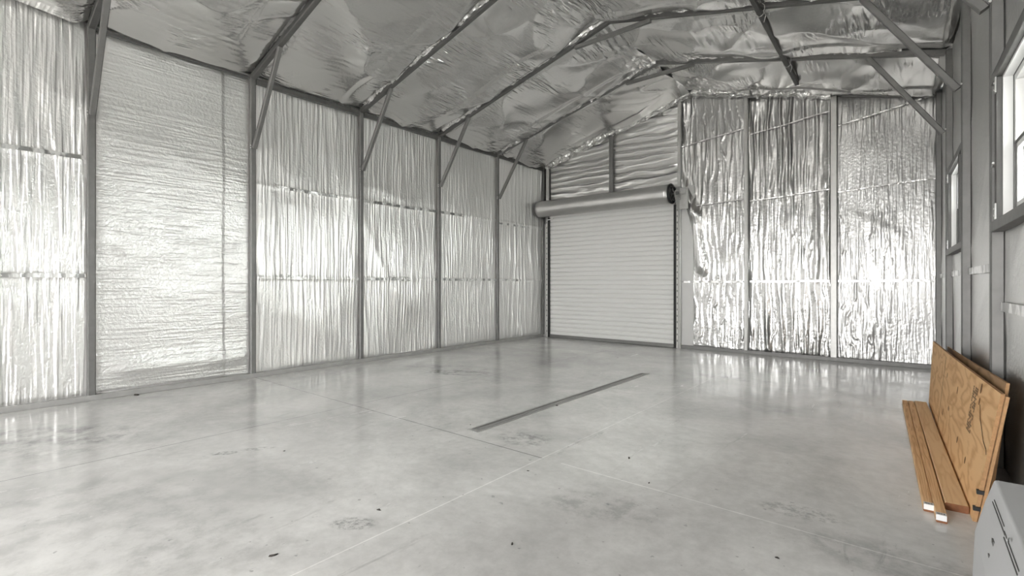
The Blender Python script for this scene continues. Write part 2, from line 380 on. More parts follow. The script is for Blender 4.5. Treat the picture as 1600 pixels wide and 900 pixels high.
# ------------------------------------------------------------------ foil lining
def grid(name, Pf, Nf, u0, u1, v0, v1, step, disp, mat, parent):
    """Pf(U,V)->xyz arrays with V in 0..1 or metres, displaced by disp(U,V) along the inward normal"""
    nu = max(2, int((u1-u0)/step)); nv = max(2, int((v1-v0)/step))
    U, V = np.meshgrid(np.linspace(u0, u1, nu), np.linspace(v0, v1, nv), indexing='ij')
    Pn = np.stack(Pf(U, V), -1); d = disp(U, V)
    Pn = Pn + np.stack(np.broadcast_arrays(*[np.asarray(q, float) for q in Nf]), -1)*d[..., None]
    off = wpos(parent); Pn = Pn-np.array(off)
    co = Pn.reshape(-1, 3)
    idx = np.arange(nu*nv).reshape(nu, nv)
    q = np.stack([idx[:-1, :-1], idx[1:, :-1], idx[1:, 1:], idx[:-1, 1:]], -1).reshape(-1, 4)
    me = bpy.data.meshes.new(name); me.from_pydata(co.tolist(), [], q.tolist())
    me.polygons.foreach_set('use_smooth', [True]*len(me.polygons)); me.materials.append(mat)
    o = bpy.data.objects.new(name, me); C.objects.link(o); o.parent = parent
    return o
def edge(U, a, b, k=.06):      # 0 at both edges, 1 inside
    return np.clip(np.minimum(U-a, b-U)/k, 0, 1)**.6
def sstep(x, a, b):
    t = np.clip((x-a)/(b-a), 0, 1); return t*t*(3-2*t)
# left wall bays
yk = [D-i*S for i in range(0, 9)]
def left_bay(i, y0, y1):
    sd = 11*i
    def Pf(U, V): return (np.full_like(U, FXL), U, V)
    top = ZE+.07
    def disp(U, V):
        e = edge(U, y0, y1, .10)*edge(V, 0.02, top, .08)
        big = .060*(fbm(U*1.2, V*.8, sd, 2)-.30)+.022*(ridge(U*.9+V*.35, V*.6, sd+3, 2))
        if i == 4:      # one tall sheet, no seams: soft belly and a fold at the foot
            big = big*.6 + .03*np.exp(-((V-.28)/.10)**2)*(sstep(U, y0, y0+.4))
            pl = .003*pleats(V, U, 14, sd, .3)
            step_ = -.012*(sstep(U, y1-.33, y1-.31))
            return e*(big+pl+step_)+.0
        if i == 0:      # last bay by the corner: deep vertical pleats
            pl = .028*pleats(U, V, 6.5, sd, .35, .5, 3)
        else:
            pl = .006*pleats(U, V, 16, sd, .45, .8, 2)+.010*pleats(U, V, 5, sd+9, .5, .5, 4)
        seam = 0
        for zs in (1.235, 2.40): seam = seam+.010*np.exp(-((V-zs)/.02)**2)
        return e*(big+pl)+seam
    step = .018 if i in (3, 4, 5) else .022
    grid('foil_sheet', Pf, (1, 0, 0), y0, y1, .02, top, step, disp, F_HORZ if i == 4 else F_VERT, wall_left)
    if i != 4:
        for zs in (1.235, 2.40):
            if i == 0 and zs > 2: zs = 2.36
            def Ps(U, V): return (np.full_like(U, FXL+.016)+.018*(fbm(U*1.3, V*.8, sd, 2)-.3), U, V+.012*(vn(U*3, U*0, 5)-.5))
            grid('seam_tape', Ps, (1, 0, 0), y0+.06, y1-.04, zs-.02, zs+.02, .02, lambda U, V: .012+.01*(fbm(U*14, V*9, sd, 2)-.3), SEAM, wall_left)
for i in range(len(yk)-1):
    left_bay(i, max(yk[i+1], YF), yk[i])
# right wall bays (thin visible strips, windows cut out)
def right_bay(i, y0, y1):
    sd = 200+13*i; top = ZE+.07
    holes = [w_ for w_ in WIN if y0-.01 < w_[0] and w_[1] < y1+.01]
    def Pf(U, V): return (FXR(U), U, V)
    def disp(U, V):
        return edge(U, y0, y1, .08)*(.018*(fbm(U*1.5, V*.9, sd, 2)-.3)+.010*ridge(U*1.2, V*1.4+U, sd+1, 5))
    reg = []
    if holes:
        a, b, c, d = holes[0]
        a -= .0; b += .0
        reg = [(y0, a-.06, .02, top), (b+.06, y1, .02, top), (a-.06, b+.06, .02, c-.06), (a-.06, b+.06, d+.06, top)]
    else: reg = [(y0, y1, .02, top)]
    for r in reg:
        if r[1]-r[0] < .03: continue
        grid('foil_sheet', Pf, (-1, 0, 0), *r, .025, disp, F_RIGHT, wall_right)
    zs = 1.27 if i != 3 else 1.03
    def Ps(U, V): return (FXR(U)-.02, U, V)
    grid('seam_tape', Ps, (-1, 0, 0), y0+.06, y1-.06, zs-.035, zs+.02, .02, lambda U, V: .012*(fbm(U*14, V*9, sd, 2)), SEAM, wall_right)
for i in range(len(yk)-1):
    right_bay(i, max(yk[i+1], YF), yk[i])
# back wall bays
XD0, XD1 = -6.10, -3.32        # roll-up door opening
ZD = 2.62
BX = [FXL+.03, XD0-.03, -4.63, XD1+.03, -2.14, -.917, FXR(D)]
def back_bay(i, x0, x1, z0, mat, fn, step=.016):
    def zt(U): return np.where(U < RIDGE_X, ZE+SL*(U-XL), ZE+(ZR-ZE)*(XR(D)-U)/(XR(D)-RIDGE_X))+.05
    def Pf(U, V): return (U, np.full_like(U, FYB), z0+V/4.6*(zt(U)-z0))
    def disp(U, V):
        Z = z0+V/4.6*(zt(U)-z0)
        e = edge(U, x0, x1, .07)*edge(Z, z0, zt(U)+.02, .06)
        return e*fn(U, Z)
    return grid('foil_sheet', Pf, (0, -1, 0), x0, x1, 0, 4.6, step, disp, mat, wall_back)
back_bay(0, BX[0], BX[1], .02, F_VERTB, lambda U, Z: .01*pleats(U, Z, 12, 5, .3))
over = lambda sd: (lambda U, Z: .045*pleats(Z, U, 7.5, sd, .35, 1.0, 2.2)+.03*(fbm(U*2, Z*2, sd, 2)-.4))
back_bay(1, BX[1], BX[2], ZD+.1, F_HORZB, over(31)); back_bay(2, BX[2], BX[3], ZD+.1, F_HORZB, over(47))
def b3(U, Z):      # diagonal drapes near the door plus wavy vertical ridges
    dg = .07*np.exp(-(((U-XD1)*1.0-(3.15-Z)*.45)/.10)**2)*sstep(Z, 2.1, 2.5)*(1-sstep(Z, 3.1, 3.4))
    dg = dg+.05*np.exp(-(((U-XD1-.35)-(Z-2.1)*-.12)/.09)**2)*(1-sstep(Z, 2.4, 2.6))*sstep(Z, 1.25, 1.5)
    return .030*pleats(U, Z, 8, 71, .55, 1.4, 5)+dg+.03*(fbm(U*1.4, Z*.8, 77, 2)-.35)
def b4(U, Z):
    lowhi = .8+.5*(fbm(U*2, Z, 5, 2))
    return .034*pleats(U, Z, 5.5, 83, .35, .6, 2.0)*lowhi+.014*pleats(U, Z, 11, 85, .6, 1.8, 3)*(1-sstep(Z, 2.6, 3.0)*.6)+.04*(fbm(U*1.5, Z*.7, 87, 2)-.35)
def b5(U, Z):
    c = Z-(2.30-(U+.9)*.62)        # a diagonal fold
    dg = .012*np.where(c > 0, np.exp(-(c/.10)**2), np.exp(-(c/.45)**2))*sstep(U, -.95, -.55)*(1-sstep(U, -.35, .15))
    return dg+.012*pleats(U, Z, 10, 93, .6, 2, 2.5)*(1-sstep(U, -.5, 0))*(1-sstep(Z, 2.2, 2.5))+.04*(fbm(U*1.2, Z*.9, 97, 2)-.35)
back_bay(3, BX[3], BX[4], .02, F_VERTB, b3); back_bay(4, BX[4], BX[5], .02, F_VERTB, b4); back_bay(5, BX[5], BX[6], .02, F_FLAT, b5)
for (x0, x1) in ((BX[3], BX[4]), (BX[4], BX[5]), (BX[5], BX[6])):
    for zs, sl in ((1.23, 0), (2.56, .05), (3.66, .12)):
        def Ps(U, V): return (U, FYB-.02-.02*fbm(U*1.5, V*.8, 87, 2), V+(U-x0)*sl-.03+.02*(vn(U*2.5, U*0, 9)-.5))
        if zs > 3 and x0 > -1.5: zs, sl = 3.55, .17
        grid('seam_tape', Ps, (0, -1, 0), x0+.05, x1-.05, zs-(.016 if zs < 2 else .008), zs+(.016 if zs < 2 else .008), .008, lambda U, V: .010+.006*fbm(U*16, V*9, 3, 2), SEAM if zs < 2 else F_WRAP, wall_back)
# ceiling bays: one sheet per slope and bay
def ceil_bay(i, y0, y1, side):
    sd = 400+17*i+(5 if side else 0)
    if side == 0:
        def xs(U, V): return XL-.07+V*(RIDGE_X-XL+.07)
    else:
        def xs(U, V): return FXR(U)+V*(RIDGE_X-FXR(U))
    L_ = 3.4
    def Pf(U, V):
        v = V/L_; X = xs(U, v)
        base = np.where(X < RIDGE_X, ZE+SL*(X-XL), ZE+(ZR-ZE)*(XR(U)-X)/(XR(U)-RIDGE_X))+.10
        return (X, U, base)
    def disp(U, V):
        t = (U-y0)/(y1-y0); sag = np.sin(np.pi*np.clip(t, 0, 1))**.8
        e = edge(U, y0, y1, .10)
        d = .075*sag*(.3+1.2*fbm(V*1.1, U*.7, sd, 2))
        d = d+.08*ridge(V*.7+U*.45, U*.7-V*.2, sd+2, 3)*e+.03*ridge(V*1.3-U*.8, U*1.0, sd+6, 5)*e
        # loose belly hanging along each frame, where the sheet is lapped over the rafter
        lap = np.exp(-((U-y0-.16)/.07)**2)*(.3+.7*vn(V*1.6, V*0, sd+8))
        d = d+.016*lap*0+.022*sstep(U, y1-.40, y1-.37)*(1-sstep(U, y1-.10, y1))*sstep(vn(V*.6, V*0, sd+8), .2, .5)
        d = d+.014*pleats(V, U, 9, sd+11, .5, .8, 3)*np.clip(3*vn(V*.9, U*1.1, sd+12)-1.2, 0, 1)
        return d*sstep(V, 0, .12)
    nrm = (-SL*(1 if side else -1)*.9*-1, 0, -1)
    grid('foil_sheet', Pf, (0, 0, -1), y0, y1, 0, L_, .022, disp, F_CEIL, ceiling)
for i in range(len(yk)-1):
    ceil_bay(i, max(yk[i+1], YF), yk[i], 0); ceil_bay(i, max(yk[i+1], YF), yk[i], 1)

# ------------------------------------------------------------------ steel frames
names = ['tight against the back wall', 'one bay before the back wall', 'two bays before the back wall',
         'three bays before the back wall', 'right of the seamless tall foil sheet', 'left of the seamless tall foil sheet']
PW = .064
for k in range(6):
    y = D-k*S
    if k == 0: y = D-.0
    fr = empty('steel_portal', (RIDGE_X, y, 0)); tag(fr, 'grey steel portal of posts and rafters ' + names[k], 'steel portal', 'steel portals across the building')
    xr = XR(y)
    zbot = .055
    yy = y if k else y-.035+.03
    MB().bar((XL-.033, yy, zbot), (XL-.033, yy, ZE+.05), PW, PW, (0, 1, 0)).build('post', STEEL, fr)
    MB().bar((xr+.033, yy, zbot), (xr+.033, yy, ZE+.05), PW, PW, (0, 1, 0)).build('post', STEEL, fr)
    h = .033
    rm = STEEL_D if k in (2, 3, 4, 5) else STEEL
    MB().bar((XL-.0, yy, ZE+h), (RIDGE_X+.005, yy, ZR+h), PW, PW).build('rafter', rm, fr)
    MB().bar((RIDGE_X-.005, yy, ZR+h), (xr, yy, ZE+h), PW, PW).build('rafter', rm, fr)
    if k:
        bw = .05
        zk = 2.83
        a = Vector((XL+.022, yy-.0, zk)); b = Vector((XL+.70, yy, zr(XL+.70)+.0))
        MB().bar(a, b, .052, bw, (0, 1, 0)).build('knee_brace', STEEL, fr)
        a = Vector((xr-.022, yy, zk)); b = Vector((xr-.69, yy, zr(xr-.69, y)))
        MB().bar(a, b, .052, bw, (0, 1, 0)).build('knee_brace', STEEL, fr)
        zc_ = 4.375
        xa_, xb_ = RIDGE_X-.52, RIDGE_X+.56
        MB().bar((xa_, yy-.0, zc_), (xb_, yy, zc_), .05, .05).build('collar_tie', STEEL, fr)
        for (px_, pz_) in ((XL+.0, zk+.03), (XL+.0, zk-.0), (xr, zk+.03)):
            s_ = 1 if px_ < -1 else -1
            MB().tube([(px_, yy-.038, pz_), (px_, yy-.028, pz_)], .007, 8).build('screw', SCREW, fr)

# rails
tag(MB().box(XL-.066, XL+.0, YF+.02, D-.04, 0, .055).build('baseboard_left', RAIL, bevel=.004, loc=(XL, 3, 0)), kind='structure')
mb = MB(); mb.hexa([(XR(YF+.02), YF+.02, 0), (XR(YF+.02)+.066, YF+.02, 0), (XR(D-.04)+.066, D-.04, 0), (XR(D-.04), D-.04, 0),
                    (XR(YF+.02), YF+.02, .055), (XR(YF+.02)+.066, YF+.02, .055), (XR(D-.04)+.066, D-.04, .055), (XR(D-.04), D-.04, .055)])
tag(mb.build('baseboard_right', RAIL, loc=(.3, 3, 0)), kind='structure')
tag(MB().box(XD1+.10, XR(D), D-.035, D+.03, 0, .06).build('baseboard_back', STEEL, bevel=.004, loc=(-1.5, D, 0)), kind='structure')
mb = MB()
for k in range(4):
    mb.box(XL-.062, XL-.0, D-(k+1)*S+.036, D-k*S-.036, ZE-.045, ZE+.02)
tag(mb.build('trim_1', STEEL_D, loc=(XL, 5, ZE)), kind='structure')
mb = MB()
tag(MB().box(XL-.05, XL-.01, D-5*S+.036, D-4*S-.036, ZE+.0, ZE+.03).build('trim_2', STEEL_D, loc=(XL, 2, ZE)), kind='structure')

# studs of the back wall
def stud(x, z0, lab, wd=.06, mat=STEEL, z1=None):
    z1 = z1 or zr(x)-.005
    o = MB().bar((x, D-.005, z0), (x, D-.005, z1), wd, .062, (0, 1, 0)).build('steel_stud', mat, loc=(x, D, z0))
    tag(o, lab, 'steel stud', 'upright studs of the back wall'); return o
stud(XD0-.075, .0, 'thin grey steel stud at the left jamb of the roll-up door', .05, STEEL_L)
stud(-4.63, 2.97, 'short grey steel stud standing above the roll-up door', .07)
stud(XD1+.065, .0, 'grey steel stud at the right jamb of the roll-up door', .06, STEEL_L)
stud(-2.14, .06, 'grey steel stud between the two ribbed foil sheets right of the door', .055, STEEL_L)
stud(-.917, .06, 'wide pale grey steel stud between the pleated and the grainy foil sheets', .085, STEEL_L)

# crumpled foil wrap along the rake of the back wall and over the frame in front of it
def wrap(y, x0, x1, dz, r, seed, parent, y_off=0.0):
    def Pf(U, V):
        a = V/1.0*math.pi*1.2+math.pi*.9
        n = fbm(U*7, V*3, seed, 3); rr = r*(.7+.7*n)
        rr = rr*(1+.4*ridge(U*9, V*4+U*3, seed+2, 3))
        Z = np.where(U < RIDGE_X, ZE+SL*(U-XL), ZE+(ZR-ZE)*(XR(y)-U)/(XR(y)-RIDGE_X))+dz
        return (U, y+y_off+np.cos(a)*rr, Z+np.sin(a)*rr)
    return grid('foil_wrap', Pf, (0, 0, 0), x0, x1, 0, 1.0, .02, lambda U, V: U*0, F_WRAP, parent)
for (x0, x1) in ((XL+.1, RIDGE_X), (RIDGE_X, -.95)):
    wrap(D, x0, x1, .05, .075, 5, ceiling, -.03)
for k, dr in ((1, .05), (2, .03), (3, .03)):
    y = D-k*S
    wrap(y, XL+.12, RIDGE_X, .085, .06 if k == 1 else .045, 30+k, ceiling, -.02)
    if k < 3: wrap(y, RIDGE_X, -.1, .10, .045, 40+k, ceiling, -.02)

# ------------------------------------------------------------------ roll-up door
door = empty('door_1', ((XD0+XD1)/2, D-.02, 0)); tag(door, kind='structure')
mb = MB(); pitch = .0905; n = int((ZD+.12)/pitch); prof = []
for i in range(n):
    z = .06+i*pitch
    prof += [(D-.018, z), (D-.038, z+.008), (D-.042, z+.03), (D-.042, z+.050), (D-.038, z+.072), (D-.018, z+.080)]
prof += [(D-.022, .06+n*pitch)]
bm = mb.bm
for xx in (0,):
    A = [bm.verts.new((XD0+.02, a, b)) for a, b in prof]; B = [bm.verts.new((XD1-.02, a, b)) for a, b in prof]
    A2 = [bm.verts.new((XD0+.02, a+.004, b)) for a, b in prof]; B2 = [bm.verts.new((XD1-.02, a+.004, b)) for a, b in prof]
    for i in range(len(prof)-1):
        bm.faces.new((A[i], B[i], B[i+1], A[i+1])); bm.faces.new((A2[i], A2[i+1], B2[i+1], B2[i]))
mb.build('door_curtain', CURTAIN, door)
MB().box(XD0+.01, XD1-.01, D-.06, D-.01, .004, .07).build('bottom_bar', STEEL, door, bevel=.004)
MB().box(XD0-.3, XD1+.3, D+.02, D+.05, 0, ZD+.3).build('door_backing', SHEET, door)
for sx, xg in ((-1, XD0), (1, XD1)):
    mb = MB(); xo = xg+sx*.028
    mb.box(min(xo, xo+sx*.035), max(xo, xo+sx*.035), D-.075, D+.0, 0, ZD-.05, 0)
    g = mb.build('door_guide', STEEL_L, door, bevel=.003)
    mb = MB()
    for i in range(22):
        z = .12+i*.112
        xc_ = xo+sx*.018
        mb.box(xc_-.006, xc_+.006, D-.0775, D-.0745, z, z+.035)
    mb.build('guide_slots', BLACK, g)
    MB().box(min(xg-sx*.022, xg+sx*.026), max(xg-sx*.022, xg+sx*.026), D-.07, D-.045, .01, ZD-.03).build('brush_seal', BLACK, g)
# rolled coil
RC = (D-.235, ZD+.145); RR = .17
mb = MB()
ring = []
NS = 44
pts0 = []
for k in range(NS):
    a = 2*math.pi*k/NS; r_ = RR+.003*math.sin(a*9)
    pts0.append((RC[0]+math.cos(a)*r_, RC[1]+math.sin(a)*r_))
bm = mb.bm
xs_ = np.linspace(XD0-.13, XD1-.02, 40)
prev = None
for ix, xx in enumerate(xs_):
    s_ = 1+(.006 if ix % 2 else 0)
    cur = [bm.verts.new((xx, RC[0]+(a-RC[0])*s_, RC[1]+(b-RC[1])*s_)) for a, b in pts0]
    if prev:
        for k in range(NS):
            f = bm.faces.new((prev[k], prev[(k+1) % NS], cur[(k+1) % NS], cur[k])); f.smooth = True
    else: bm.faces.new(cur)
    prev = cur
bm.faces.new(prev[::-1])
coil = mb.build('curtain_roll', ROLLM, door)
# sheet leaving the roll towards the guides
MB().hexa([(XD0+.02, D-.042, ZD-.03), (XD1-.02, D-.042, ZD-.03), (XD1-.02, D-.036, ZD-.03), (XD0+.02, D-.036, ZD-.03),
           (XD0+.02, D-.075, ZD+.16), (XD1-.02, D-.075, ZD+.16), (XD1-.02, D-.069, ZD+.16), (XD0+.02, D-.069, ZD+.16)]).build('curtain_lead', CURTAIN, door)
def ring_obj(x, R_, r_, nm, mat, par, nseg=40):
    mb = MB(); pts = [(x, RC[0]+math.cos(a)*R_, RC[1]+math.sin(a)*R_) for a in [2*math.pi*i/nseg for i in range(nseg+1)]]
    mb.tube(pts, r_, 8, cap=False); return mb.build(nm, mat, par)
ring_obj(XD1+.005, .165, .018, 'end_rim', BLACK, door); ring_obj(XD1+.04, .12, .012, 'chain_wheel', BLACK, door)
mb = MB()
for a in (0.4, 2.5, 4.6): mb.bar((XD1+.03, RC[0], RC[1]), (XD1+.03, RC[0]+.15*math.cos(a), RC[1]+.15*math.sin(a)), .02, .012, (1, 0, 0))
mb.build('wheel_spokes', BLACK, door)
MB().tube([(XD1-.05, *RC), (XD1+.13, *RC)], .028, 14).build('axle', STEEL_D, door)
MB().tube([(XD0-.15, *RC), (XD0-.05, *RC)], .028, 14).build('axle', STEEL_D, door)
# triangular bracket with chain hoist on the right side
mb = MB(); xq = XD1+.075
mb.prism([(D-.045, ZD-.28), (D-.045, ZD+.30), (RC[0]-.05, RC[1]+.03), (RC[0]-.05, RC[1]-.06)], 'x', xq, xq+.008)
mb.box(xq, xq+.16, D-.06, D-.052, ZD-.12, ZD+.26); mb.box(xq+.05, xq+.13, D-.14, D-.06, ZD+.14, ZD+.22)
mb.build('mounting_bracket', STEEL_L, door)
mb = MB()
for i in range(9):
    z = ZD+.20-i*.018; mb.tube([(xq+.03+.008*math.sin(i*2), D-.10, z), (xq+.035, D-.10, z-.014)], .005, 6)
mb.build('hoist_chain', STEEL_D, door)
mb = MB(); mb.prism([(D-.045, ZD-.16), (D-.045, ZD+.16), (RC[0]-.02, RC[1]+.03), (RC[0]-.02, RC[1]-.06)], 'x', XD0-.115, XD0-.107)
mb.build('mounting_bracket', STEEL_D, door)
MB().bar((XD0-.02, D-.07, ZD-.07), (XD0+.14, D-.10, ZD-.06), .02, .02).build('latch', SCREW, door)
# bare metal corner with girts left of the door
mb = MB()
for z in [.35+.32*i for i in range(10)]: mb.box(FXL+.11, XD0-.10, D+.01, D+.03, z, z+.035)
tag(mb.build('trim_3', STEEL, loc=(FXL+.1, D, 0)), kind='structure')

# ------------------------------------------------------------------ windows in the right wall
def skew(pts_fn): pass
def rbox(mb, y0, y1, z0, z1, o0, o1):
    """box following the right wall: o = offset outward from the inner face of the posts"""
    mb.hexa([(XR(y0)+o0, y0, z0), (XR(y0)+o1, y0, z0), (XR(y1)+o1, y1, z0), (XR(y1)+o0, y1, z0),
             (XR(y0)+o0, y0, z1), (XR(y0)+o1, y0, z1), (XR(y1)+o1, y1, z1), (XR(y1)+o0, y1, z1)])
    return mb
for wi, (a, b, c, d) in enumerate(WIN):
    ym = (a+b)/2
    win = empty('window_%d' % (wi+1), (XR(ym), ym, c)); tag(win, kind='structure')
    # steel trimmers round the opening
    ya = max([q for q in yk if q < ym]); yb = min([q for q in yk if q > ym])
    mb = MB(); rbox(mb, ya+.034, yb-.034, c-.062, c-.002, .002, .066); mb.build('sill_rail', STEEL, win, bevel=.003)
    mb = MB(); rbox(mb, ya+.034, yb-.034, d+.002, d+.062, .002, .066); mb.build('header_rail', STEEL, win, bevel=.003)
    for (q0, q1) in ((a-.062, a-.002), (b+.002, b+.062)):
        mb = MB(); rbox(mb, q0, q1, c, d, .004, .066); mb.build('side_rail', STEEL_D, win, bevel=.003)
    # white vinyl reveal
    f = .03
    mb = MB()
    rbox(mb, a, a+f*.5, c, d, .03, .165); rbox(mb, b-f*.5, b, c, d, .03, .165); rbox(mb, a+f*.5, b-f*.5, c, c+.015, .03, .165); rbox(mb, a+f*.5, b-f*.5, d-.015, d, .03, .165)
    # outer frame
    for (y0_, y1_, z0_, z1_) in ((a+.015, a+.05, c+.015, d-.015), (b-.05, b-.015, c+.015, d-.015), (a+.05, b-.05, c+.015, c+.05), (a+.05, b-.05, d-.05, d-.015)):
        rbox(mb, y0_, y1_, z0_, z1_, .075, .155)
    fr = mb.build('window_frame', WHITE, win)
    zm = (c+d)/2-.02
    for (z0_, z1_, o) in ((c+.05, zm+.02, .078), (zm-.015, d-.05, .108)):
        mb = MB()
        for (y0_, y1_, q0, q1) in ((a+.05, a+.08, z0_, z1_), (b-.08, b-.05, z0_, z1_), (a+.08, b-.08, z0_, z0_+.03), (a+.08, b-.08, z1_-.03, z1_)):
            rbox(mb, y0_, y1_, q0, q1, o, o+.025)
        sa = mb.build('sash', WHITE, win)
        mb = MB(); rbox(mb, a+.08, b-.08, z0_+.03, z1_-.03, o+.010, o+.014); mb.build('pane', GLASS, sa)
    mb = MB(); rbox(mb, a+.05, b-.05, zm+.02, zm+.030, .070, .078); rbox(mb, b-.058, b-.048, c+.05, zm+.02, .066, .076)
    for (q0, q1, q2, q3) in ((b-.0165, b-.0145, c+.015, d-.015), (a+.05, b-.015, d-.0165, d-.0145), (a+.05, b-.015, c+.0145, c+.0165)): rbox(mb, q0, q1, q2, q3, .070, .0745)
    mb.build('sash_gasket', STEEL_D, win)
    for zz in (c+.0, d-.09):
        mb = MB(); rbox(mb, b-.004, b+.03, zz, zz+.09, -.002, .004); mb.build('bracket', SCREW, win)
        for dz_ in (.02, .06): MB().tube([(XR(b)+.0, b+.02, zz+dz_), (XR(b)-.006, b+.02, zz+dz_)], .006, 8).build('screw', SCREW, win)
# long screw between post and near window
MB().tube([(XR(4.06)+.01, 4.085, 1.86), (XR(4.0)-.0, 3.99, 1.865)], .006, 8).build('window_shim_screw', SCREW, bpy.data.objects['window_1'])

# ------------------------------------------------------------------ hanging conduit tube
tb = MB().bar((-1.235, 3.9, zr(-1.235, 3.9)-.040), (-1.29, 8.02, zr(-1.29, 7.2)-.040), .05, .05).build('steel_tube', STEEL_D, loc=(-1.25, 6, 4.05))
tag(tb, 'loose dark steel tube wired under the right-hand rafters', 'steel tube')
for k in (1, 2):
    y = D-k*S; x = -1.262 if k == 1 else -1.245; z = zr(x, y)
    pts = []
    for i in range(15):
        a = 2*math.pi*i/14*1.0; pts.append((x+.045*math.cos(a)+.004*math.sin(5*a), y-.042, z-.03+.075*math.sin(a)))
    mb = MB(); mb.tube(pts, .004, 6); mb.tube([(x+.03, y-.045, z-.05), (x+.06, y-.06, z-.12), (x+.04, y-.05, z-.18)], .004, 6)
    tag(mb.build('tie_wire', WIRE, loc=(x, y, z)), 'pale twisted wire loop tying the loose tube to the rafter ' + ('nearer the back wall' if k == 1 else 'at the top edge'), 'wire', 'wire ties on the loose tube')

# ------------------------------------------------------------------ trench strip in the floor
DX = -2.67
td = MB().box(DX-.055, DX+.055, 2.75, 5.95, 0.0, .003).build('drain_frame', plain('drain_concrete_edge', (.33, .327, .318), .5, .1, .25, 30), loc=(DX, 4.3, 0))
td.name = 'trench_drain'; tag(td, 'long narrow dark trench drain strip set in the concrete floor', 'drain')
MB().box(DX-.038, DX-.012, 2.78, 5.92, .003, .006).build('grate', plain('drain_grate', (.19, .187, .18), .5, .3, .3, 40), td)
MB().box(DX+.006, DX+.034, 2.78, 5.92, .003, .005).build('grate', plain('drain_grate_light', (.27, .267, .26), .45, .3, .3, 40), td)

# ------------------------------------------------------------------ lumber
def board(name, far, near, wdt, th, z0, mat, lab, group=None):
    """far/near = (x, y) of the left edge; a plank lying along y"""
    (xf, yf_), (xn, yn) = far, near
    d = Vector((xn-xf, yn-yf_, 0)).normalized(); sd = Vector((-d.y, d.x, 0))
    if sd.x < 0: sd = -sd
    L_ = (Vector((xn, yn, 0))-Vector((xf, yf_, 0))).length
    rot = math.atan2(-d.x, d.y) + math.pi
    mb = MB(); r = .004
    mb.prism([(r, 0), (wdt-r, 0), (wdt, r), (wdt, th-r), (wdt-r, th), (r, th), (0, th-r), (0, r)], 'y', 0, -L_)
    for f in mb.bm.faces:
        if len(f.verts) == 8: f.material_index = 1
    bmesh.ops.recalc_face_normals(mb.bm, faces=mb.bm.faces)
    me = bpy.data.meshes.new(name); mb.bm.to_mesh(me); mb.bm.free(); me.materials.append(mat); me.materials.append(PINE_E)
    o = bpy.data.objects.new(name, me); C.objects.link(o); o.location = (xf, yf_, z0)
    o.rotation_euler = (0, 0, math.atan2(d.x, -d.y))
    return tag(o, lab, 'board', group)
th = .038
b1 = board('lumber_board', (-.080, 6.02), (.040, 3.245), .040, th, 0, PINE2, 'narrow knotty pine board farthest from the plywood, white tag at its near end', 'pine boards lying on the floor')
b2 = board('lumber_board', (-.036, 6.02), (.086, 3.135), .043, th, 0, PINE2, 'narrow pine board in the middle, sticking out nearest with a white tag', 'pine boards lying on the floor')
b3_ = board('lumber_board', (.010, 6.05), (.127, 3.335), .090, th, 0, PINE, 'wide smooth pine board lying next to the plywood', 'pine boards lying on the floor')
for bo, L_, xo in ((b1, 2.778, .002), (b2, 2.888, .0)):
    mb = MB(); mb.hexa([(xo, -L_-.004, .012), (xo+.04, -L_-.004, .012), (xo+.04, -L_-.001, .012), (xo, -L_-.001, .012),
                        (xo, -L_-.004, .0385), (xo+.04, -L_-.004, .0385), (xo+.04, -L_-.001, .0385), (xo, -L_-.001, .0385)])
    mb.box(xo, xo+.04, -L_-.004, -L_+.03, .0382, .0392)
    me = None
    t = mb.build('price_tag', TAGW); t.parent = bo; t['label'] = 'white paper tag with a barcode'
    mb = MB()
    for i, q in enumerate((.006, .010, .013, .018, .021, .026, .030, .033)):
        mb.box(xo+q, xo+q+(.0015 if i % 2 else .0025), -L_+.006, -L_+.022, .0393, .0397)
    t2 = mb.build('barcode', INK); t2.parent = t

def ply(name, fb, nb, ft, nt_, th_, mat, lab, crack=False):
    """leaning sheet: far-bottom, near-bottom, far-top, near-top of the face that looks into the room"""
    fb, nb, ft, nt_ = [Vector(q) for q in (fb, nb, ft, nt_)]
    n = (nb-fb).cross(ft-fb).normalized()
    if n.x < 0: n = -n
    NU, NV = 24, 8
    mb = MB(); bm = mb.bm; G = []
    for lay in (0, 1):
        g = []
        for i in range(NU+1):
            row = []
            for j in range(NV+1):
                u, v = i/NU, j/NV
                p = (fb*(1-u)+nb*u)*(1-v)+(ft*(1-u)+nt_*u)*v
                p = p+n*(lay*th_) - n*(.006*math.sin(u*math.pi))
                row.append(bm.verts.new(p))
            g.append(row)
        G.append(g)
    for i in range(NU):
        for j in range(NV):
            for l_ in (0, 1):
                q = [G[l_][i][j], G[l_][i+1][j], G[l_][i+1][j+1], G[l_][i][j+1]]
                bm.faces.new(q if l_ else q[::-1])
    def side(a, b):
        for k in range(len(a)-1):
            f = bm.faces.new((a[k], a[k+1], b[k+1], b[k])); f.material_index = 1
    side([r[0] for r in G[0]], [r[0] for r in G[1]]); side([r[-1] for r in G[0]], [r[-1] for r in G[1]])
    side(G[0][0], G[1][0]); side(G[0][-1], G[1][-1])
    o = mb.build(name, [mat, PLY_E], loc=tuple(fb)); tag(o, lab, 'plywood', 'plywood sheets leaning on the right wall')
    return o, n
ft, nt_ = (.150, 6.25, .600), (.322, 3.255, .635)
FB, NB = (.118, 6.25, .001), (.224, 3.255, .001)
pl, pn = ply('plywood_sheet', FB, NB, ft, nt_, .015, PLY, 'foremost orange plywood sheet with bold grain and a dark stamp, facing the room')
o2, _ = ply('plywood_sheet', (.136, 6.24, .001), (.242, 3.24, .001), (.168, 6.24, .585), (.338, 3.235, .625), .012, PLY_B, 'thin plywood sheet sandwiched right behind the foremost one, edge showing')
